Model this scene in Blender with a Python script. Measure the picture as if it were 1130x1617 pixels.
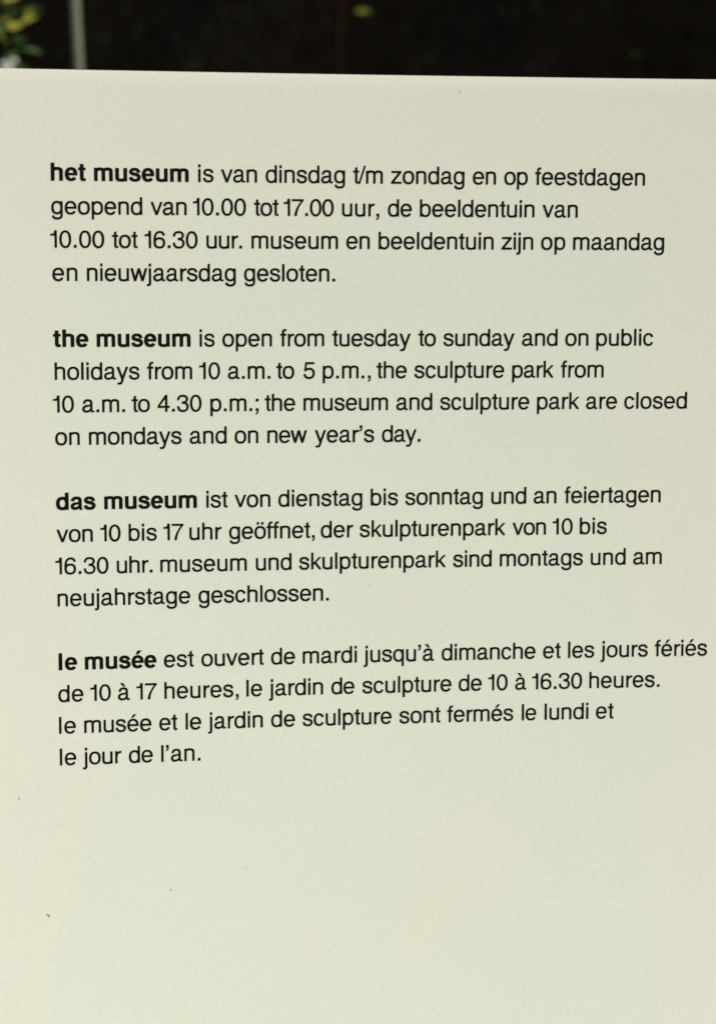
import bpy, bmesh, math, random
import numpy as np
from mathutils import Vector, Matrix
from mathutils.geometry import delaunay_2d_cdt

for o in list(bpy.data.objects): bpy.data.objects.remove(o)
S = bpy.context.scene
COL = S.collection
R = math.radians

# ---------------------------------------------------------------- camera
cd = bpy.data.cameras.new('camera'); cam = bpy.data.objects.new('camera', cd); COL.objects.link(cam)
S.camera = cam
cam.matrix_world = Matrix(((0.9917944, 0.0131539, -0.1271643, 0.030905), (-0.1278408, 0.1077074, -0.9859289, -1.121371),
                           (0.0007277, 0.9940956, 0.1085052, 1.499693), (0, 0, 0, 1)))
cd.sensor_fit = 'VERTICAL'; cd.sensor_height = 36; cd.lens = 68
cd.clip_start = 0.02; cd.clip_end = 500
cd.dof.use_dof = True; cd.dof.focus_distance = 1.128; cd.dof.aperture_fstop = 7.2

# ---------------------------------------------------------------- sky, sun, exposure
SUN = Vector((0.56, -0.29, 0.88)).normalized()          # direction towards the sun
elev = math.asin(SUN.z); azim = math.atan2(SUN.x, SUN.y)
W = bpy.data.worlds.new('World'); S.world = W; W.use_nodes = True
nt = W.node_tree; nt.nodes.clear()
sky = nt.nodes.new('ShaderNodeTexSky'); sky.sky_type = 'NISHITA'; sky.sun_disc = False
sky.sun_elevation = elev; sky.sun_rotation = azim; sky.dust_density = 3.0; sky.air_density = 1.0; sky.ozone_density = 0.6
bg = nt.nodes.new('ShaderNodeBackground'); bg.inputs[1].default_value = 0.10
wo = nt.nodes.new('ShaderNodeOutputWorld')
nt.links.new(sky.outputs[0], bg.inputs[0]); nt.links.new(bg.outputs[0], wo.inputs[0])
sl = bpy.data.lights.new('sun', 'SUN'); sl.energy = 5.0; sl.angle = R(8); sl.color = (1.0, 0.94, 0.84)
so = bpy.data.objects.new('sun', sl); COL.objects.link(so); so.location = (3, -3, 5)
so.rotation_euler = SUN.to_track_quat('Z', 'Y').to_euler()
S.view_settings.view_transform = 'Standard'; S.view_settings.look = 'None'
S.view_settings.exposure = 0.05; S.view_settings.gamma = 1.0
S.render.engine = 'CYCLES'; S.cycles.max_bounces = 6; S.cycles.use_denoising = True
S.render.filter_size = 1.85

# ---------------------------------------------------------------- helpers
def tag(o, label=None, cat=None, group=None, kind=None):
    for k, v in (('label', label), ('category', cat), ('group', group), ('kind', kind)):
        if v: o[k] = v
    return o

def link(name, me, mat=None, parent=None):
    o = bpy.data.objects.new(name, me); COL.objects.link(o)
    if mat: me.materials.append(mat)
    if parent: o.parent = parent
    return o

def empty(name, loc):
    o = bpy.data.objects.new(name, None); COL.objects.link(o); o.location = loc; o.empty_display_size = 0.1
    return o

def mesh(name, verts, faces, smooth=False):
    me = bpy.data.meshes.new(name); me.from_pydata([tuple(v) for v in verts], [], [tuple(f) for f in faces]); me.update()
    if smooth: me.polygons.foreach_set('use_smooth', [True]*len(me.polygons))
    return me

def tube(name, pts, radii, n=14, cap=True):
    """A round limb through pts with a radius at each point."""
    V, F = [], []; pts = [Vector(p) for p in pts]
    for i, p in enumerate(pts):
        d = (pts[min(i+1, len(pts)-1)]-pts[max(i-1, 0)]).normalized()
        a = d.orthogonal().normalized() if i == 0 else (a-d*a.dot(d)).normalized(); b = d.cross(a)
        for k in range(n):
            t = 2*math.pi*k/n; V.append(p+(a*math.cos(t)+b*math.sin(t))*radii[i])
    for i in range(len(pts)-1):
        for k in range(n): F.append((i*n+k, i*n+(k+1) % n, (i+1)*n+(k+1) % n, (i+1)*n+k))
    if cap: F.append(tuple(range(n))[::-1]); F.append(tuple(range((len(pts)-1)*n, len(pts)*n)))
    return mesh(name, V, F, True)

class Mat:
    def __init__(self, name):
        self.m = bpy.data.materials.new(name); self.m.use_nodes = True; self.t = self.m.node_tree
        self.b = self.t.nodes['Principled BSDF']; self.tc = self.t.nodes.new('ShaderNodeTexCoord')
    def n(self, kind, **kw):
        x = self.t.nodes.new('ShaderNode'+kind)
        for k, v in kw.items():
            if k.startswith('i_'): x.inputs[k[2:].replace('_', ' ')].default_value = v
            else: setattr(x, k, v)
        return x
    def l(self, a, b): self.t.links.new(a, b)
    def noise(self, scale, detail=4, rough=0.5, space='Object'):
        x = self.n('TexNoise', i_Scale=scale, i_Detail=detail, i_Roughness=rough); self.l(self.tc.outputs[space], x.inputs['Vector']); return x.outputs['Fac']
    def ramp(self, src, *stops):
        r = self.n('ValToRGB'); e = r.color_ramp.elements
        while len(e) < len(stops): e.new(0.5)
        for i, (p, c) in enumerate(stops): e[i].position = p; e[i].color = (*c, 1)
        self.l(src, r.inputs[0]); return r.outputs[0]
    def mix(self, f, a, b, mode='MIX'):
        x = self.n('Mix', data_type='RGBA', blend_type=mode)
        for s, v in ((x.inputs[0], f), (x.inputs[6], a), (x.inputs[7], b)):
            if hasattr(v, 'links'): self.l(v, s)
            else: s.default_value = v if isinstance(v, float) else (*v, 1)
        return x.outputs[2]
    def bump(self, h, strength, dist):
        x = self.n('Bump', i_Strength=strength, i_Distance=dist); self.l(h, x.inputs['Height']); self.l(x.outputs[0], self.b.inputs['Normal'])
    def set(self, color=None, rough=None, **kw):
        if color is not None:
            if hasattr(color, 'links'): self.l(color, self.b.inputs['Base Color'])
            else: self.b.inputs['Base Color'].default_value = (*color, 1)
        if rough is not None: self.b.inputs['Roughness'].default_value = rough
        for k, v in kw.items(): self.b.inputs[k.replace('_', ' ')].default_value = v
        return self.m

# ---------------------------------------------------------------- lettering (own outlines of a plain grotesque)
def _sp(c, e):
    return math.copysign(abs(c) ** e, c)

class Glyph:
    """Collects convex polygons in 1/1000 em; they are merged into one outline later."""
    def __init__(self, adv): self.adv = adv; self.f = []
    def poly(self, *p): self.f.append([tuple(q) for q in p]); return self
    def box(self, x0, y0, x1, y1): return self.poly((x0, y0), (x1, y0), (x1, y1), (x0, y1))
    def arc(self, x0, y0, x1, y1, hx, hy, a0=0, a1=360, n=2.35, steps=None, hx2=None):
        cx, cy, rx, ry = (x0+x1)/2, (y0+y1)/2, (x1-x0)/2, (y1-y0)/2
        steps = steps or max(6, int(abs(a1-a0)/360*36)); e = 2/n; P = []
        for i in range(steps+1):
            a = math.radians(a0+(a1-a0)*i/steps); c, s = _sp(math.cos(a), e), _sp(math.sin(a), e)
            h = hx if (hx2 is None or c > 0) else hx2
            P.append(((cx+rx*c, cy+ry*s), (cx+(rx-h)*c, cy+(ry-hy)*s)))
        for a, b in zip(P, P[1:]): self.f.append([a[0], b[0], b[1], a[1]])
        return self
    def path(self, start, w0, *segs, n=7):
        """segs: (x, y, w) for a straight piece or (c1x, c1y, c2x, c2y, x, y, w) for a curve."""
        pts = [(start[0], start[1], w0)]
        for s in segs:
            px, py, pw = pts[-1]
            if len(s) == 3: pts.append(s)
            else:
                for i in range(1, n+1):
                    t = i/n; u = 1-t
                    pts.append((u**3*px+3*u*u*t*s[0]+3*u*t*t*s[2]+t**3*s[4],
                                u**3*py+3*u*u*t*s[1]+3*u*t*t*s[3]+t**3*s[5], pw+(s[6]-pw)*t))
        L = []
        for i, (x, y, w) in enumerate(pts):
            a = pts[max(i-1, 0)]; b = pts[min(i+1, len(pts)-1)]
            dx, dy = b[0]-a[0], b[1]-a[1]; l = math.hypot(dx, dy) or 1
            L.append(((x-dy/l*w/2, y+dx/l*w/2), (x+dy/l*w/2, y-dx/l*w/2)))
        for a, b in zip(L, L[1:]): self.f.append([a[0], b[0], b[1], a[1]])
        return self
    def shift(self, dx, dy=0): self.f = [[(x+dx, y+dy) for x, y in p] for p in self.f]; return self
    def add(self, other, dx=0, dy=0):
        self.f += [[(x+dx, y+dy) for x, y in p] for p in other.f]; return self
    def ext(self):
        xs = [p[0] for q in self.f for p in q]; return min(xs), max(xs)

def make_font(bold=False):
    G = {}
    if not bold: S, T, XH, XO, DN = 85, 72, 523, 538, -15
    else: S, T, XH, XO, DN = 138, 106, 532, 546, -14
    def g(ch, adv): G[ch] = Glyph(adv); return G[ch]
    def arch(q, xl, xr, top, yb):           # the shoulder of n, h, m over the stem at xl
        q.arc(xl+8, top-330, xr, top, S, T+2, 0, 158, n=2.5, hx2=S)
        q.box(xr-S, yb, xr, top-164)
    if not bold:
        g('o', 556).arc(35, DN, 521, XO, S+3, T)
        g('b', 556).box(60, 0, 60+S-3, 718).arc(57, DN, 517, XO, S, T)
        g('d', 556).box(499-S+3, 0, 499, 718).arc(35, DN, 500, XO, S, T)
        g('p', 556).box(58, -207, 58+S-2, XH).arc(56, DN, 517, XO, S, T)
        g('q', 556).box(494-S+2, -207, 494, XH).arc(35, DN, 497, XO, S, T)
        q = g('g', 556).arc(40, -4, 497, XO, S, T).box(495-S+4, 0, 495, XH)
        q.path((455, 10), S-4, (455, -40, S-4), (455, -130, 400, -183, 270, -183, T), (175, -183, 110, -150, 96, -68, S-8))
        q = g('n', 556).box(65, 0, 65+S-1, XH); arch(q, 65, 491, XO, 0)
        q = g('h', 556).box(65, 0, 65+S-1, 718); arch(q, 65, 491, XO, 0)
        q = g('m', 833).box(65, 0, 65+S-1, XH); arch(q, 75, 459, XO, 0); arch(q, 392, 769, XO, 0)
        q = g('u', 556).box(405, 0, 489, XH).box(65, 164, 65+S-1, XH)
        q.arc(65, -15, 482, 315, S, T+2, 180, 338, n=2.5)
        g('r', 333).box(77, 0, 77+S-2, XH).path((140, 300), 60, (140, 420, 200, 492, 332, 490, 82))
        g('i', 222).box(69, 0, 154, XH).box(69, 612, 154, 718)
        g('j', 222).box(69, -95, 154, XH).box(69, 612, 154, 718).path((112, -90), S, (112, -150, 95, -174, 40, -174, T), (-16, -172, T))
        g('l', 222).box(69, 0, 154, 718)
        g('k', 500).box(67, 0, 67+S-2, 718).poly((400, XH), (148, 268), (148, 170), (500, XH)).poly((198, 262), (395, 0), (501, 0), (262, 322))
        g('t', 278).box(16, 456, 257, XH).box(102, 95, 186, 640).poly((102, 620), (186, 620), (186, 669), (102, 652))
        G['t'].path((144, 110), S-1, (144, 50, 160, 30, 215, 29, T-2), (257, 33, T-8))
        g('f', 278).box(14, 456, 262, XH).box(86, 0, 170, 590).path((128, 580), S-1, (128, 660, 155, 692, 215, 693, T-2), (262, 690, T-2))
        g('v', 500).poly((8, XH), (100, XH), (294, 0), (205, 0)).poly((492, XH), (403, XH), (205, 0), (294, 0))
        q = g('w', 722)
        for a, b in (((14, 108), (160, 250)), ((317, 404), (160, 250)), ((317, 404), (470, 560)), ((709, 618), (470, 560))):
            q.poly((min(a), XH), (max(a), XH), (max(b), 0), (min(b), 0))
        q = g('y', 500).poly((11, XH), (106, XH), (291, 10), (204, 10)).poly((489, XH), (397, XH), (204, 10), (220, -60), (278, -30))
        q.path((250, -10), 84, (218, -110, 82), (196, -176, 160, -180, 100, -180, 72), (46, -172, 72))
        g('z', 500).box(31, 0, 469, 71).box(42, 452, 460, XH).poly((31, 0), (31, 68), (350, 460), (460, 455), (142, 66))
        q = g('a', 556).path((104, 366), 86, (112, 452, 170, 503, 262, 503, T), (350, 503, 408, 478, 408, 392, 84), (408, 110, 84), (408, 55, 425, 27, 480, 26, 62), (528, 33, 56))
        q.path((410, 318), 40, (390, 272, 300, 275, 228, 262, 70), (130, 246, 79, 212, 79, 140, 86), (79, 65, 130, 23, 210, 23, T), (310, 23, 408, 92, 408, 200, 66))
        q = g('e', 556).arc(40, DN, 516, XO, S+2, T, -2, 326, n=2.3).poly((84, 230), (514, 230), (514, 262), (508, 300), (84, 300))
        g('c', 500).arc(30, DN, 484, XO, S+2, T, 26, 332, n=2.25)
        g('s', 500).path((414, 375), 88, (408, 462, 345, 503, 250, 503, 72), (150, 503, 88, 465, 88, 394, 84), (88, 312, 180, 297, 250, 279, 82),
                         (330, 259, 423, 240, 423, 148, 84), (423, 62, 350, 21, 256, 21, 72), (150, 21, 82, 72, 76, 165, 88))
        g('0', 556).arc(37, -19, 519, 703, S+3, T, n=2.2)
        g('1', 556).box(275, 0, 359, 703).poly((101, 500), (275, 500), (275, 562), (101, 562)).path((150, 531), 60, (250, 535, 288, 560, 300, 703, 66), n=6)
        g('3', 556).path((80, 490), 86, (82, 610, 150, 667, 275, 667, T), (390, 667, 452, 610, 452, 524, 84), (452, 425, 370, 385, 240, 382, 66))
        G['3'].path((240, 372), 66, (390, 372, 478, 320, 478, 205, 86), (478, 85, 400, 17, 275, 17, T), (150, 17, 78, 80, 76, 215, 86))
        q = g('4', 556).box(342, 0, 425, 703).box(25, 165, 523, 235).poly((25, 165), (100, 235), (345, 560), (410, 703), (342, 703), (25, 245))
        q = g('5', 556).box(112, 617, 488, 688).poly((112, 688), (180, 688), (134, 345), (62, 330))
        q.path((98, 335), 76, (150, 385, 200, 414, 275, 414, 72), (390, 414, 470, 345, 470, 218, 86), (470, 92, 390, 17, 270, 17, T), (150, 17, 84, 75, 74, 180, 84))
        g('6', 556).arc(42, -19, 516, 438, S, T).path((470, 522), 84, (452, 620, 390, 667, 300, 667, T), (160, 667, 80, 570, 80, 320, 84), (80, 300, 80, 260, 84, 210, 84))
        g('7', 556).box(37, 616, 523, 688).poly((523, 688), (523, 620), (420, 500), (325, 340), (262, 160), (240, 0), (145, 0), (170, 160), (240, 330), (330, 480), (438, 625))
        g('.', 278).box(87, 0, 191, 106)
        g(',', 278).box(87, 0, 191, 106).poly((150, 2), (191, 2), (191, -20), (180, -85), (150, -125), (87, -147), (87, -100), (125, -80), (142, -45))
        g(';', 278).add(G[',']).box(87, 410, 191, 516)
        g("'", 222).add(G[','], -34, 612)
        g('/', 278).poly((-17, -19), (52, -19), (295, 737), (226, 737))
        g('\u00f6', 556).add(G['o']).box(138, 612, 228, 706).box(330, 612, 420, 706)
        g('\u00e9', 556).add(G['e']).poly((210, 593), (285, 593), (418, 734), (306, 734))
        g('\u00e0', 556).add(G['a']).poly((266, 593), (341, 593), (245, 734), (133, 734))
    else:
        q = g('a', 556).path((104, 362), 134, (112, 440, 170, 493, 272, 493, T), (380, 493, 424, 460, 424, 380, 134), (424, 110, 134), (424, 80, 430, 40, 470, 22, 90), (520, 18, 36))
        q.path((424, 300), 60, (390, 262, 300, 268, 240, 254, 90), (150, 236, 98, 205, 98, 145, 136), (98, 75, 140, 40, 205, 40, 104), (310, 40, 400, 100, 424, 200, 90))
        g('d', 611).box(551-S, 0, 551, 718).arc(34, DN, 556, XO, S+4, T+6)
        q = g('e', 556).arc(23, DN, 528, XO, S+4, T, -4, 322, n=2.3).poly((90, 222), (526, 222), (526, 262), (518, 312), (90, 312))
        q = g('h', 611).box(65, 0, 65+S, 718); arch(q, 65, 546, XO, 0)
        g('l', 278).box(69, 0, 209, 718)
        q = g('m', 889).box(64, 0, 64+S-4, XH); arch(q, 80, 513, XO, 0); arch(q, 390, 826, XO, 0)
        g('s', 556).path((428, 360), 140, (420, 440, 360, 494, 270, 494, 100), (160, 494, 104, 452, 104, 390, 128), (104, 322, 190, 306, 270, 288, 120),
                         (350, 268, 448, 245, 448, 155, 136), (448, 78, 370, 38, 275, 38, 102), (170, 38, 106, 80, 100, 162, 140))
        g('t', 333).box(10, 440, 309, XH).box(84, 110, 222, 676).path((153, 130), S, (153, 70, 170, 44, 230, 44, 98), (309, 46, 96))
        q = g('u', 611).box(545-S, 0, 545, XH).box(66, 164, 66+S, XH); q.arc(66, -14, 535, 320, S, T, 180, 338, n=2.5)
        g('\u00e9', 556).add(G['e']).poly((200, 600), (310, 600), (444, 750), (278, 750))
    return G

FONT = {False: make_font(False), True: make_font(True)}

def layout(word, bold):
    """Natural pen positions and ink extent of a word, in em/1000."""
    F = FONT[bold]; x = 0; pos = []
    for i, ch in enumerate(word):
        pos.append(x); adv = F[ch].adv
        if ch == '1' and i+1 < len(word): adv -= 115
        x += adv
    return pos, F[word[0]].ext()[0], pos[-1]+F[word[-1]].ext()[1]

# every printed line: word, left and right end of its ink on the sheet in mm
LINES = [
 [('het', 0.77, 20.0), ('museum', 24.82, 77.88), ('is', 83.49, 91.97), ('van', 96.41, 116.77), ('dinsdag', 121.9, 167.41), ('t/m', 172.23, 189.28), ('zondag', 194.28, 236.96), ('en', 242.04, 255.43), ('op', 260.51, 274.22), ('feestdagen', 278.7, 343.68)],
 [('geopend', 0.71, 51.5), ('van', 56.38, 76.58), ('10.00', 80.42, 110.42), ('tot', 115.19, 129.09), ('17.00', 132.52, 160.65), ('uur,', 165.94, 187.3), ('de', 192.58, 206.34), ('beeldentuin', 211.22, 278.46), ('van', 283.41, 304.11)],
 [('10.00', -0.14, 29.85), ('tot', 34.45, 48.63), ('16.30', 52.8, 82.7), ('uur.', 87.9, 108.1), ('museum', 113.69, 163.44), ('en', 168.47, 181.92), ('beeldentuin', 187.24, 254.59), ('zijn', 259.52, 278.04), ('op', 282.91, 297.1), ('maandag', 301.97, 356.15)],
 [('en', 0.68, 14.5), ('nieuwjaarsdag', 20.06, 104.42), ('gesloten.', 109.38, 161.85)],
 [('the', 0.5, 20.13), ('museum', 25.02, 78.24), ('is', 83.65, 92.05), ('open', 96.72, 125.14), ('from', 130.16, 155.49), ('tuesday', 160.36, 206.27), ('to', 210.9, 221.11), ('sunday', 225.76, 267.76), ('and', 272.45, 293.48), ('on', 298.3, 311.95), ('public', 316.86, 350.9)],
 [('holidays', 1.07, 48.87), ('from', 53.44, 79.0), ('10', 83.33, 95.07), ('a.m.', 99.78, 124.18), ('to', 127.83, 138.07), ('5', 143.66, 150.08), ('p.m.,', 154.86, 182.79), ('the', 186.4, 204.06), ('sculpture', 208.7, 261.82), ('park', 266.79, 291.42), ('from', 295.96, 321.46)],
 [('10', -0.12, 11.41), ('a.m.', 16.3, 40.4), ('to', 44.44, 54.58), ('4.30', 59.26, 84.28), ('p.m.;', 89.53, 117.26), ('the', 121.01, 138.59), ('museum', 143.64, 193.05), ('and', 198.12, 219.25), ('sculpture', 224.11, 277.09), ('park', 281.91, 307.12), ('are', 311.38, 329.86), ('closed', 334.41, 372.19)],
 [('on', 0.73, 14.42), ('mondays', 19.86, 72.62), ('and', 77.42, 98.65), ('on', 103.49, 117.01), ('new', 122.5, 145.46), ("year's", 150.25, 184.94), ('day.', 189.77, 212.37)],
 [('das', 0.58, 22.92), ('museum', 28.04, 81.12), ('ist', 86.86, 98.97), ('von', 103.27, 123.91), ('dienstag', 128.79, 178.04), ('bis', 183.16, 199.18), ('sonntag', 203.66, 249.87), ('und', 255.15, 275.95), ('an', 280.59, 294.15), ('feiertagen', 299.21, 357.39)],
 [('von', 0.63, 21.05), ('10', 25.54, 36.97), ('bis', 41.75, 57.77), ('17', 61.85, 73.22), ('uhr', 76.86, 95.37), ('geöffnet,', 99.94, 149.9), ('der', 153.7, 172.66), ('skulpturenpark', 176.66, 263.54), ('von', 268.08, 288.01), ('10', 292.31, 304.2), ('bis', 308.68, 324.9)],
 [('16.30', -0.29, 29.79), ('uhr.', 34.75, 55.12), ('museum', 59.84, 109.93), ('und', 115.45, 136.23), ('skulpturenpark', 140.86, 227.96), ('sind', 232.48, 255.45), ('montags', 260.57, 310.64), ('und', 315.6, 336.66), ('am', 341.45, 358.72)],
 [('neujahrstage', 0.58, 76.8), ('geschlossen.', 81.83, 158.19)],
 [('le', 0.63, 10.98), ('musée', 15.67, 56.79), ('est', 61.35, 78.48), ('ouvert', 83.16, 119.58), ('de', 124.12, 138.05), ('mardi', 142.8, 174.77), ("jusqu'à", 178.99, 221.08), ('dimanche', 225.81, 282.41), ('et', 287.19, 297.72), ('les', 302.43, 318.16), ('jours', 322.3, 350.98), ('fériés', 355.51, 387.41)],
 [('de', 0.16, 14.32), ('10', 18.57, 30.17), ('à', 34.53, 41.08), ('17', 45.17, 56.77), ('heures,', 61.43, 104.64), ('le', 109.45, 118.54), ('jardin', 122.72, 154.59), ('de', 159.74, 173.33), ('sculpture', 178.22, 231.55), ('de', 236.11, 249.9), ('10', 253.99, 265.63), ('à', 270.4, 276.9), ('16.30', 280.73, 310.95), ('heures.', 315.56, 358.46)],
 [('le', 0.32, 9.71), ('musée', 14.77, 53.45), ('et', 58.21, 68.57), ('le', 73.62, 82.55), ('jardin', 86.7, 118.79), ('de', 123.91, 137.88), ('sculpture', 142.55, 195.59), ('sont', 200.41, 224.95), ('fermés', 229.22, 269.07), ('le', 274.52, 283.14), ('lundi', 288.42, 314.96), ('et', 319.78, 330.38)],
 [('le', 0.49, 9.71), ('jour', 13.78, 35.87), ('de', 40.34, 54.06), ("l'an.", 59.19, 81.92)],
]

# ================================================================ the sign
ZO = 1.567                     # height of the first printed baseline above the ground, metres
DISH = 8.82e-5                 # the thin sheet is slightly dished: mm of lift per mm squared from its middle
UC, VC = 180.0, -195.0
def P(u, v, w=0.0):            # sheet coordinates in mm (right, up, towards the reader) to metres
    return (u/1000, -(w+DISH*((u-UC)**2+(v-VC)**2))/1000, ZO+v/1000)

# white stove-enamelled sheet: slow drifts of tone, warmer at the sides, a fine satin grain
m = Mat('cream_enamel')
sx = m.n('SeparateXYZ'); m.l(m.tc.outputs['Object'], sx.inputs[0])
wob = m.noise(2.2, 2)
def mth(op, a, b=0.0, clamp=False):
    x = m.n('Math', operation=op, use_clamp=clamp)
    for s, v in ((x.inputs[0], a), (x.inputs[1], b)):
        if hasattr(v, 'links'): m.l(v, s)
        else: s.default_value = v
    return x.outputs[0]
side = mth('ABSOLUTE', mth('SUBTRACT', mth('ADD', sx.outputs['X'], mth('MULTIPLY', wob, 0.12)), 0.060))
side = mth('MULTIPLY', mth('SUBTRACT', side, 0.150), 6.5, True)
rim = mth('MULTIPLY', mth('SUBTRACT', sx.outputs['Z'], 1.50), 6.0, True)   # warmer towards the top too
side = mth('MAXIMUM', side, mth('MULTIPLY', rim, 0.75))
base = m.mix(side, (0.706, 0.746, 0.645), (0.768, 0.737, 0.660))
blot = m.ramp(m.noise(7.5, 5, 0.6), (0.38, (0.985, 1.0, 0.985)), (0.64, (1.0, 0.985, 0.975)))
base = m.mix(1.0, base, blot, 'MULTIPLY')
grain = m.ramp(m.noise(800, 3, 0.7), (0.3, (0.935, 0.940, 0.940)), (0.7, (1.0, 1.0, 1.0)))
base = m.mix(1.0, base, grain, 'MULTIPLY')
m.bump(m.noise(300, 3), 0.06, 0.0004)
ENAMEL = m.set(base, 0.42)
m = Mat('enamel_edge'); EDGE = m.set((0.40, 0.38, 0.33), 0.6, Specular_IOR_Level=0.1)
m = Mat('black_print'); INK = m.set(m.ramp(m.noise(900, 2), (0.3, (0.0055, 0.0045, 0.002)), (0.7, (0.0085, 0.0070, 0.004))), 0.5, Specular_IOR_Level=0.06)
m = Mat('grey_metal'); STEEL = m.set(m.ramp(m.noise(30, 4), (0.3, (0.20, 0.21, 0.20)), (0.7, (0.27, 0.28, 0.26))), 0.45, Metallic=0.6)
m = Mat('rusty_brown'); RUST = m.set(m.ramp(m.noise(1500, 2), (0.4, (0.30, 0.15, 0.01)), (0.6, (0.42, 0.26, 0.03))), 0.8)
m = Mat('pale_smudge'); SMUDGE = m.set(m.ramp(m.noise(900, 2), (0.4, (0.36, 0.36, 0.32)), (0.6, (0.48, 0.48, 0.43))), 0.7)
m = Mat('faint_smudge'); FAINT = m.set((0.60, 0.60, 0.53), 0.7)
m = Mat('ochre_smudge'); OCHRE = m.set((0.40, 0.32, 0.14), 0.8)

sign = tag(empty('museum_sign', (0.18, 0, 0)), 'cream white enamelled sheet sign printed with museum opening hours in four languages', 'sign')
INV = Matrix.Translation((-0.18, 0, 0))
def onsign(name, me, mat):
    o = link(name, me, mat, sign); o.matrix_parent_inverse = Matrix.Identity(4); me.transform(INV); return o

u0, u1, v0, v1 = -78.0, 438.0, -640.0, 61.2
NX, NY = 66, 88; r_ = 0.4
V, F, MI = [], [], []
us = [u0+r_+(u1-u0-2*r_)*i/NX for i in range(NX+1)]; vs = [v0+r_+(v1-v0-2*r_)*j/NY for j in range(NY+1)]
for v in vs:
    for u in us: V.append(P(u, v))
for j in range(NY):
    for i in range(NX):
        a = j*(NX+1)+i; F.append((a, a+1, a+NX+2, a+NX+1))
nfront = len(F)
loop = [(i, 0) for i in range(NX)]+[(NX, j) for j in range(NY)]+[(i, NY) for i in range(NX, 0, -1)]+[(0, j) for j in range(NY, 0, -1)]
prev = [j*(NX+1)+i for i, j in loop]
for out, dep in ((0.27*r_, 0.04*r_), (0.71*r_, 0.29*r_), (r_, r_), (r_, 3.5)):
    cur = []
    for i, j in loop:
        ou = -out if i == 0 else out if i == NX else 0; ov = -out if j == 0 else out if j == NY else 0
        V.append(P(us[i]+ou, vs[j]+ov, -dep)); cur.append(len(V)-1)
    for k in range(len(loop)):
        k2 = (k+1) % len(loop); F.append((prev[k2], prev[k], cur[k], cur[k2]))
    prev = cur
nrim = len(F)
b0 = len(V)
for v in vs:
    for u in us: V.append(P(u, v, -3.5))
for j in range(NY):
    for i in range(NX):
        a = b0+j*(NX+1)+i; F.append((a, a+NX+1, a+NX+2, a+1))
me = mesh('panel', V, F, True); me.materials.append(ENAMEL); me.materials.append(EDGE)
for k, pl in enumerate(me.polygons): pl.material_index = 0 if k < nfront else 1
panel = link('panel', me, None, sign); me.transform(INV)

# two square legs behind the sheet carry it
for x in (0.03, 0.33):
    bm = bmesh.new(); bmesh.ops.create_cube(bm, size=1, matrix=Matrix.Translation((x, 0.030, 0.785)) @ Matrix.Diagonal((0.04, 0.04, 1.57, 1)))
    bmesh.ops.bevel(bm, geom=bm.edges[:], offset=0.004, segments=2, affect='EDGES')
    me = bpy.data.meshes.new('leg'); bm.to_mesh(me); bm.free(); onsign('leg', me, STEEL)

# ---------------------------------------------------------------- the print
EM = 13.5; LEAD = 18.678
TRI = {}
def swell(q, d):
    """Ink gain: every piece grows by d on all sides."""
    n = len(q); A = sum(q[i][0]*q[(i+1) % n][1]-q[(i+1) % n][0]*q[i][1] for i in range(n))
    if abs(A) < 1: return q
    if A < 0: q = q[::-1]
    out = []
    for i in range(n):
        a, b, c = Vector(q[i-1]), Vector(q[i]), Vector(q[(i+1) % n])
        if (b-a).length < 1e-6 or (c-b).length < 1e-6: out.append(q[i]); continue
        e, f = (b-a).normalized(), (c-b).normalized(); n1, n2 = Vector((e.y, -e.x)), Vector((f.y, -f.x))
        m_ = n1+n2
        if m_.length < 0.3: out.append(q[i]); continue
        m_.normalize(); k = d/max(0.6, m_.dot(n1)); out.append((b.x+m_.x*k, b.y+m_.y*k))
    return out
def glyph_tris(bold, ch):
    key = (bold, ch)
    if key not in TRI:
        polys = [swell(q, 9.0 if bold else 9.0) for q in FONT[bold][ch].f]; vv, ff = [], []
        for q in polys:
            parts = [q] if len(q) != 4 else [[q[0], q[1], q[2]], [q[0], q[2], q[3]], [q[0], q[1], q[3]], [q[1], q[2], q[3]]]
            if len(q) == 4:          # a piece folded over itself is laid as triangles
                cr = [(q[(i+1) % 4][0]-q[i][0])*(q[(i+2) % 4][1]-q[(i+1) % 4][1])-(q[(i+1) % 4][1]-q[i][1])*(q[(i+2) % 4][0]-q[(i+1) % 4][0]) for i in range(4)]
                parts = [q] if min(cr) > 0 or max(cr) < 0 else parts
            for q in parts:
                A = sum(q[i][0]*q[(i+1) % len(q)][1]-q[(i+1) % len(q)][0]*q[i][1] for i in range(len(q)))
                if abs(A) < 1: continue
                if A < 0: q = q[::-1]
                ff.append(list(range(len(vv), len(vv)+len(q)))); vv += [Vector(p) for p in q]
        r = delaunay_2d_cdt(vv, [], ff, 0, 1e-3)
        TRI[key] = ([(p.x, p.y) for p in r[0]], [f for f, src in zip(r[2], r[5]) if src])
    return TRI[key]

def print_words(words, bold, line):
    V, F = [], []; k = 0
    for text, a, b in words:
        pos, i0, i1 = layout(text, bold)
        nat = (i1-i0)*EM/1000; tr = (b-a-nat)/max(1, len(text)-1)
        lim = 0.42; tr = max(-lim, min(lim, tr))
        start = (a+b)/2-(nat+tr*(len(text)-1))/2-i0*EM/1000
        for i, ch in enumerate(text):
            vv, ff = glyph_tris(bold, ch); n = len(V); k += 1
            V += [P(start+pos[i]*EM/1000+tr*i+x*EM/1000, -LEAD*line+y*EM/1000, 0.10+0.03*(k % 2)) for x, y in vv]
            F += [[q+n for q in f] for f in ff]
    return mesh('print', V, F)

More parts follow.
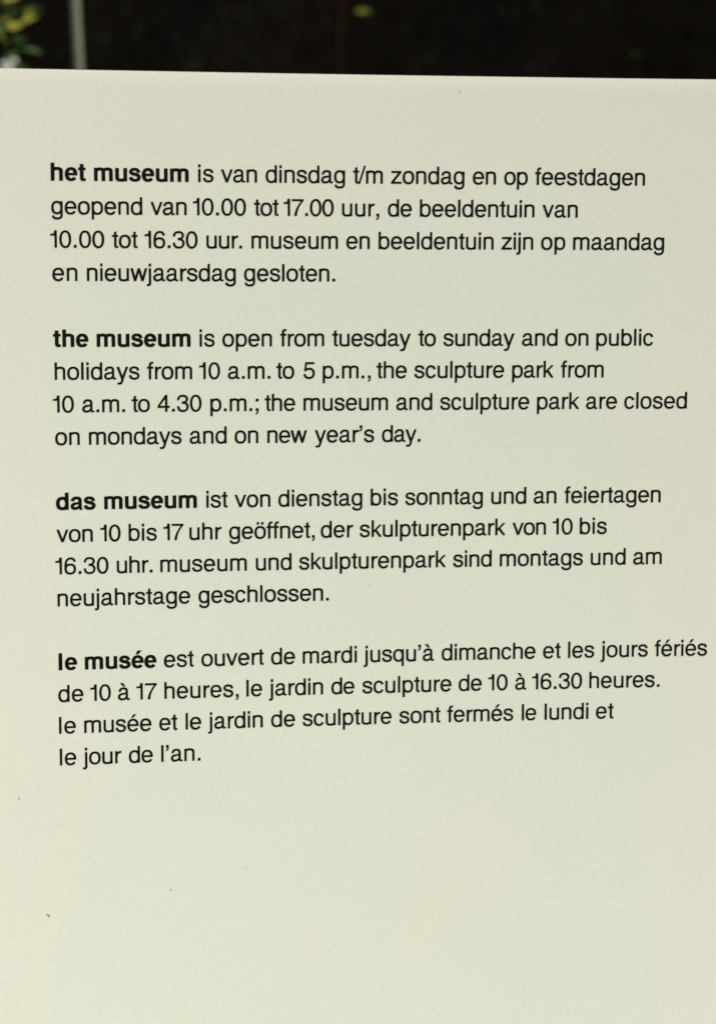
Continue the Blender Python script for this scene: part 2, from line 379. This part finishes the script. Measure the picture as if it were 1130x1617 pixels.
LINENO = [0, 1, 2, 3, 5, 6, 7, 8, 10, 11, 12, 13, 15, 16, 17, 18]
LANG = ['dutch', 'english', 'german', 'french']
for li, words in enumerate(LINES):
    if li % 4 == 0:
        o = onsign('heading', print_words(words[:2], True, LINENO[li]), INK)
        tag(o, 'bold black heading "%s"' % ' '.join(w[0] for w in words[:2])); words = words[2:]
    o = onsign('text_line', print_words(words, False, LINENO[li]), INK)
    tag(o, 'black %s text line "%s"' % (LANG[li//4], ' '.join(w[0] for w in words)))

# specks of dirt and faint scuffs on the enamel
def speck(pts, w, mat, label):
    V, F = [], []; n = 7
    for (u, v, r) in pts:
        r *= 1.2
        b = len(V); V.append(P(u, v, w+0.12))
        for k in range(n):
            t = 2*math.pi*k/n; rr = r*(0.8+0.35*math.sin(k*2.3+u)); V.append(P(u+rr*math.cos(t), v+rr*math.sin(t), w))
        F += [(b, b+1+k, b+1+(k+1) % n) for k in range(n)]
    tag(onsign('dirt_speck', mesh('speck', V, F), mat), label)
speck([(-8.6, -424.6, .42), (-8.0, -424.3, .5), (-7.4, -424.8, .55), (-7.2, -425.5, .5)], 0.10, RUST, 'tiny hooked brown speck low on the left')
speck([(63.5, -411.0, .22), (63.2, -412.2, .3), (64.3, -412.9, .45), (63.5, -413.2, .3)], 0.10, SMUDGE, 'faint grey speck under the last paragraph')
speck([(-23.3, -353.9, .3), (-23.6, -354.6, .4), (-23.4, -355.3, .35)], 0.10, SMUDGE, 'faint grey fleck near the left side')
speck([(108.1, -401.7, .28), (108.3, -402.6, .35)], 0.10, SMUDGE, 'faint grey fleck right of the lowest speck')
speck([(107.1, -207.1, .34), (107.7, -206.9, .25)], 0.10, OCHRE, 'small ochre dot below the word geoffnet')
speck([(181.5, -234.4, .3), (182.5, -234.1, .35), (183.2, -234.2, .25)], 0.10, FAINT, 'faint smudge right of the word geschlossen')
speck([(233.0, 53.3, .35), (233.6, 52.6, .4), (234.4, 52.0, .3)], 0.10, FAINT, 'faint smudge near the top edge')
speck([(370.0, -82.8, .4), (370.9, -83.4, .35)], 0.10, FAINT, 'faint smudge at the right margin')

# ================================================================ what stands behind the sign
def leaf_material(name, c1, c2, c3, trans=0.25, spec=0.1):
    m = Mat(name); g = m.n('NewGeometry')
    col = m.ramp(g.outputs['Random Per Island'], (0.0, c1), (0.5, c2), (1.0, c3))
    vein = m.ramp(m.noise(60, 3), (0.35, (0.8, 0.85, 0.75)), (0.65, (1, 1, 1)))
    col = m.mix(1.0, col, vein, 'MULTIPLY'); mt = m.set(col, 0.6, Specular_IOR_Level=spec)
    tr = m.n('BsdfTranslucent'); m.l(col, tr.inputs[0]); mx = m.n('MixShader', i_Fac=trans)
    m.l(m.b.outputs[0], mx.inputs[1]); m.l(tr.outputs[0], mx.inputs[2])
    m.l(mx.outputs[0], m.t.nodes['Material Output'].inputs['Surface'])
    return mt
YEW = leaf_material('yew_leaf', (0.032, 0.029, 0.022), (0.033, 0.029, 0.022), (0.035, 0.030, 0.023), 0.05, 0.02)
CROWN = leaf_material('crown_leaf', (0.040, 0.055, 0.018), (0.050, 0.080, 0.022), (0.065, 0.095, 0.030))
LAUREL = leaf_material('laurel_leaf', (0.050, 0.090, 0.030), (0.070, 0.135, 0.045), (0.110, 0.160, 0.050))
SUNLIT = leaf_material('sunlit_leaf', (0.24, 0.28, 0.035), (0.32, 0.33, 0.045), (0.40, 0.37, 0.05), 0.35)  # sunlight on single leaves is put into this pale yellow green
m = Mat('bark'); nz = m.noise(25, 6, 0.65); BARK = m.set(m.ramp(nz, (0.35, (0.030, 0.020, 0.014)), (0.65, (0.075, 0.052, 0.036))), 0.9); m.bump(nz, 0.6, 0.01)
m = Mat('red_bark'); nz = m.noise(60, 5); REDBARK = m.set(m.ramp(nz, (0.35, (0.020, 0.010, 0.006)), (0.65, (0.045, 0.020, 0.010))), 0.9, Specular_IOR_Level=0.03); m.bump(nz, 0.4, 0.004)
m = Mat('pale_white'); PALE = m.set(m.ramp(m.noise(40, 2), (0.3, (0.46, 0.48, 0.44)), (0.7, (0.56, 0.58, 0.53))), 0.6)

rng = np.random.default_rng(7)
def leaf_cloud(pts, size, seed=0):
    """Small folded leaf blades at pts, one mesh."""
    r = np.random.default_rng(seed); n = len(pts)
    d = r.normal(size=(n, 3)); d[:, 2] -= 0.4; d /= np.linalg.norm(d, axis=1)[:, None]
    e = np.cross(d, r.normal(size=(n, 3))); e /= np.linalg.norm(e, axis=1)[:, None]
    h = np.cross(d, e); L = size*(0.7+0.6*r.random(n))[:, None]
    a = pts; c = pts+d*L; l = pts+d*L*0.5+e*L*0.27+h*L*0.08; q = pts+d*L*0.5-e*L*0.27+h*L*0.08
    V = np.stack([a, l, c, q], 1).reshape(-1, 3).astype(np.float32)
    me = bpy.data.meshes.new('leaves'); me.vertices.add(4*n); me.vertices.foreach_set('co', V.ravel())
    i = np.arange(n)*4; F = np.stack([i, i+1, i+2, i, i+2, i+3], 1).ravel().astype(np.int32)
    me.loops.add(6*n); me.loops.foreach_set('vertex_index', F)
    me.polygons.add(2*n); me.polygons.foreach_set('loop_start', np.arange(2*n, dtype=np.int32)*3)
    me.update(calc_edges=True); return me

# ground
m = Mat('leaf_litter'); nz = m.noise(6, 8, 0.7)
LITTER = m.set(m.ramp(nz, (0.3, (0.030, 0.022, 0.012)), (0.5, (0.055, 0.045, 0.025)), (0.7, (0.050, 0.065, 0.022))), 0.95); m.bump(nz, 0.5, 0.02)
m = Mat('bounce_gravel'); vo = m.n('TexVoronoi', i_Scale=90.0); m.l(m.tc.outputs['Object'], vo.inputs['Vector'])
BOUNCE_GRAVEL = m.set(m.ramp(vo.outputs['Color'], (0.1, (0.40, 0.38, 0.32)), (0.9, (0.58, 0.56, 0.48))), 0.9); m.bump(vo.outputs['Distance'], 0.6, 0.006)
tag(link('ground', mesh('ground', [(-150, -150, 0), (150, -150, 0), (150, 150, 0), (-150, 150, 0)], [(0, 1, 2, 3)]), LITTER), kind='structure')
tag(link('bounce_path', mesh('path', [(-30, -6, .004), (30, -6, .004), (30, 0.7, .004), (-30, 0.7, .004)], [(0, 1, 2, 3)]), BOUNCE_GRAVEL), kind='structure')  # unseen pale ground added to bounce light up onto the sign

# clipped dark hedge, 3.4 m high
hedge = tag(empty('hedge', (0.6, 4.8, 0)), 'tall dark evergreen hedge in deep shade filling the space behind the sign', 'hedge')
def on(parent, name, me, mat, **kw):
    me.transform(Matrix.Translation(-parent.location)); return tag(link(name, me, mat, parent), **kw)
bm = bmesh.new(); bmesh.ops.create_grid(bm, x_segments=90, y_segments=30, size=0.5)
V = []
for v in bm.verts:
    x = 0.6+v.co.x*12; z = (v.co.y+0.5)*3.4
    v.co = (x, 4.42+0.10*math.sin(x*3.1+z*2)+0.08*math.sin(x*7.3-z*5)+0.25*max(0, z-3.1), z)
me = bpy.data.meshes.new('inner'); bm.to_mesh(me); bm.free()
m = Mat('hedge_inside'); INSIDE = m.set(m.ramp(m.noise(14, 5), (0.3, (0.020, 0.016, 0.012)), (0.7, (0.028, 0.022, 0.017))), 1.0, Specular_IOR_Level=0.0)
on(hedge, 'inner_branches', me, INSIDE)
n = 60000
pts = np.stack([0.6+(rng.random(n)-.5)*12, 4.12+rng.random(n)**0.6*0.5, rng.random(n)*3.5], 1)
pts[:, 1] += 0.12*np.sin(pts[:, 0]*3.1+pts[:, 2]*2)+0.08*np.sin(pts[:, 0]*7.3-pts[:, 2]*5)
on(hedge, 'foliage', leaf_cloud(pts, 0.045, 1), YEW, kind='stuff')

# trees added out of view so their crowns shade the hedge
def shade_tree(x, y, h, rx, ry, rz, n, seed, label):
    t = tag(empty('shade_tree', (x, y, 0)), label, 'shade_tree', None)
    r = random.Random(seed)
    on(t, 'trunk', tube('trunk', [(x, y, 0), (x+.05, y, .3), (x+r.uniform(-.1, .1), y+.05, 1.8), (x+r.uniform(-.2, .2), y, h*.75), (x, y, h+.6*rz)], [.24, .19, .16, .13, .05]), BARK)
    for k in range(6):
        a = k*1.05+r.random(); q = Vector((x, y, h*.8))
        on(t, 'branch', tube('branch', [q, q+Vector((math.cos(a)*rx*.4, math.sin(a)*ry*.4, .5)), q+Vector((math.cos(a)*rx*.85, math.sin(a)*ry*.85, .7+r.random()*.5))], [.07, .05, .02], 8), BARK)
    g = np.random.default_rng(seed); cl = []
    for k in range(70):
        d = g.normal(size=3); d /= np.linalg.norm(d); cl.append(np.array([x, y, h+rz*.8])+d*np.array([rx, ry, rz])*(0.35+0.6*g.random()))
    cl = np.array(cl); pk = cl[g.integers(0, 70, n)]+g.normal(size=(n, 3))*0.30
    on(t, 'crown', leaf_cloud(pk[pk[:, 2] > 2.6], 0.11, seed), CROWN, kind='stuff')
    return t
shade_tree(-2.6, 5.6, 3.9, 2.2, 2.4, 1.5, 22000, 11, 'unseen leafy crown added to shade the left end of the dark hedge')
shade_tree(1.2, 5.7, 3.9, 2.5, 3.0, 1.6, 60000, 12, 'unseen leafy crown added to shade the middle of the dark hedge')
shade_tree(4.6, 5.0, 3.9, 2.4, 3.0, 1.5, 30000, 13, 'unseen leafy crown added to shade the right end of the dark hedge')
shade_tree(3.9, 2.2, 3.7, 2.0, 1.6, 1.4, 22000, 14, 'unseen leafy crown added right of the sign to shade the hedge')

# slim metal post
post = tag(empty('metal_post', (-0.008, 2.5, 0)), 'slim grey green metal post standing out of focus behind the left of the sign', 'post')
m = Mat('post_paint'); PAINT = m.set(m.ramp(m.noise(12, 5), (0.3, (0.140, 0.165, 0.10)), (0.7, (0.175, 0.20, 0.125))), 0.45)
on(post, 'shaft', tube('shaft', [(0.10, 2.5, 0.0), (-0.014, 2.5, 1.92), (-0.067, 2.5, 3.2)], [.0084, .0084, .0084], 20), PAINT)
on(post, 'cap', tube('cap', [(-0.0666, 2.5, 3.19), (-0.0676, 2.5, 3.215), (-0.068, 2.5, 3.23)], [.017, .017, .006], 20), PAINT)
on(post, 'base_plate', tube('base_plate', [(0.10, 2.5, 0.0), (0.10, 2.5, 0.012)], [.05, .05], 20), PAINT)

# leaves as single objects on stems
LEAFME = {}
def leaf_mesh(mat):
    if mat.name not in LEAFME:
        V = []; F = []; prof = [(0, .04), (.15, .17), (.38, .27), (.65, .22), (.86, .10), (1, .01)]
        for i, (t, w) in enumerate(prof):
            z = -.18*t*t; V += [(t, -w, z+w*.25), (t, 0, z), (t, w, z+w*.25)]
        for i in range(5):
            a = i*3; F += [(a, a+3, a+4, a+1), (a+1, a+4, a+5, a+2)]
        me = mesh('leaf', V, F, True); me.materials.append(mat); LEAFME[mat.name] = me
    return LEAFME[mat.name]
def leaf(parent, loc, length, rot, mat, label=None):
    o = bpy.data.objects.new('leaf', leaf_mesh(mat)); COL.objects.link(o); o.parent = parent
    o.location = Vector(loc)-parent.location; o.scale = (length,)*3; o.rotation_euler = rot
    if label: o['label'] = label
    return o

shrub = tag(empty('laurel_shrub', (-0.30, 2.25, 0)), 'green shrub with yellow green leaves coloured as sunlit left of the metal post', 'shrub')
r = random.Random(5)
tips = []
for k in range(9):
    a = r.uniform(0, 6.28); dx, dy = math.cos(a)*r.uniform(.05, .18), math.sin(a)*r.uniform(.03, .15)
    top = r.uniform(1.75, 2.12); q = Vector((-0.28+dx*1.1, 2.28+dy, top))
    on(shrub, 'stem', tube('stem', [(-0.30+dx*.1, 2.25+dy*.1, 0), (-0.30+dx*.6, 2.25+dy*.5, 1.0), q], [.012, .009, .003], 8), BARK)
    tips.append(q)
for k in range(260):
    q = r.choice(tips); z = r.uniform(1.35, 2.15)
    p = (min(-0.104-r.random()*.02, q.x+r.uniform(-.10, .20)), q.y+r.uniform(-.12, .12), z)
    leaf(shrub, p, r.uniform(.035, .06), (r.uniform(-.6, .6), r.uniform(-.3, .9), r.uniform(0, 6.28)), LAUREL)
for (x, y, z, l, rx, ry, rz) in ((-.128, 2.2, 1.948, .032, .9, -.35, .2), (-.104, 2.19, 1.956, .030, .9, -.5, -.1), (-.122, 2.21, 1.962, .026, .7, -.2, 2.9),
                                 (-.138, 2.2, 1.935, .026, .8, .7, .6), (-.135, 2.2, 1.993, .03, .8, -.3, .1), (-.096, 2.2, 1.968, .018, .9, -.9, 0)):
    leaf(shrub, (x, y, z), l, (rx, ry, rz), SUNLIT, 'yellow green leaf with sunlight put into its colour')
V, F = [], []  # small pale spot of five blades
for k in range(5):
    a = k*1.257; c, s = math.cos(a), math.sin(a); b = len(V)
    for (t, w, y) in ((0, .002, 0), (.012, .007, -.003), (.02, .004, -.001)):
        for sg in (-1, 1): V.append((-.121+t*c-w*s*sg, 2.2+y, 1.884+(t*s+w*c*sg)*.8))
    F += [(b, b+2, b+3, b+1), (b+2, b+4, b+5, b+3)]
on(shrub, 'pale_spot', mesh('pale_spot', V, F, True), PALE, label='small greyish white spot just above the sign edge')

sap = tag(empty('sapling', (0.477, 2.6, 0)), 'thin reddish brown sapling stem with one yellow green leaf coloured as sunlit against the dark hedge', 'sapling')
on(sap, 'stem', tube('stem', [(0.49, 2.6, 0), (0.481, 2.6, 1.1), (0.476, 2.6, 1.94), (0.478, 2.6, 2.045), (0.50, 2.6, 2.12)], [.010, .008, .0035, .0045, .003]), REDBARK)
leaf(sap, (0.505, 2.595, 2.044), .030, (.9, -.15, .0), SUNLIT, 'yellow green leaf coloured as sunlit')
leaf(sap, (0.49, 2.60, 2.12), .035, (.5, -.5, 1.2), LAUREL)
twig = tag(empty('seedling', (1.06, 2.6, 0)), 'faint olive leaf on a thin dark seedling right of the reddish sapling', 'sapling')
on(twig, 'stem', tube('stem', [(1.08, 2.6, 0), (1.07, 2.62, 1.0), (1.062, 2.62, 1.97)], [.006, .004, .0015], 8), YEW)
m = Mat('olive_leaf'); OLIVE = m.set(m.ramp(m.noise(30, 3), (0.3, (0.035, 0.034, 0.012)), (0.7, (0.05, 0.048, 0.018))), 0.8, Specular_IOR_Level=0.03)
leaf(twig, (1.040, 2.6, 1.974), .026, (.9, -.1, .1), OLIVE)
leaf(twig, (1.062, 2.62, 1.90), .03, (.6, .2, 2.2), YEW)
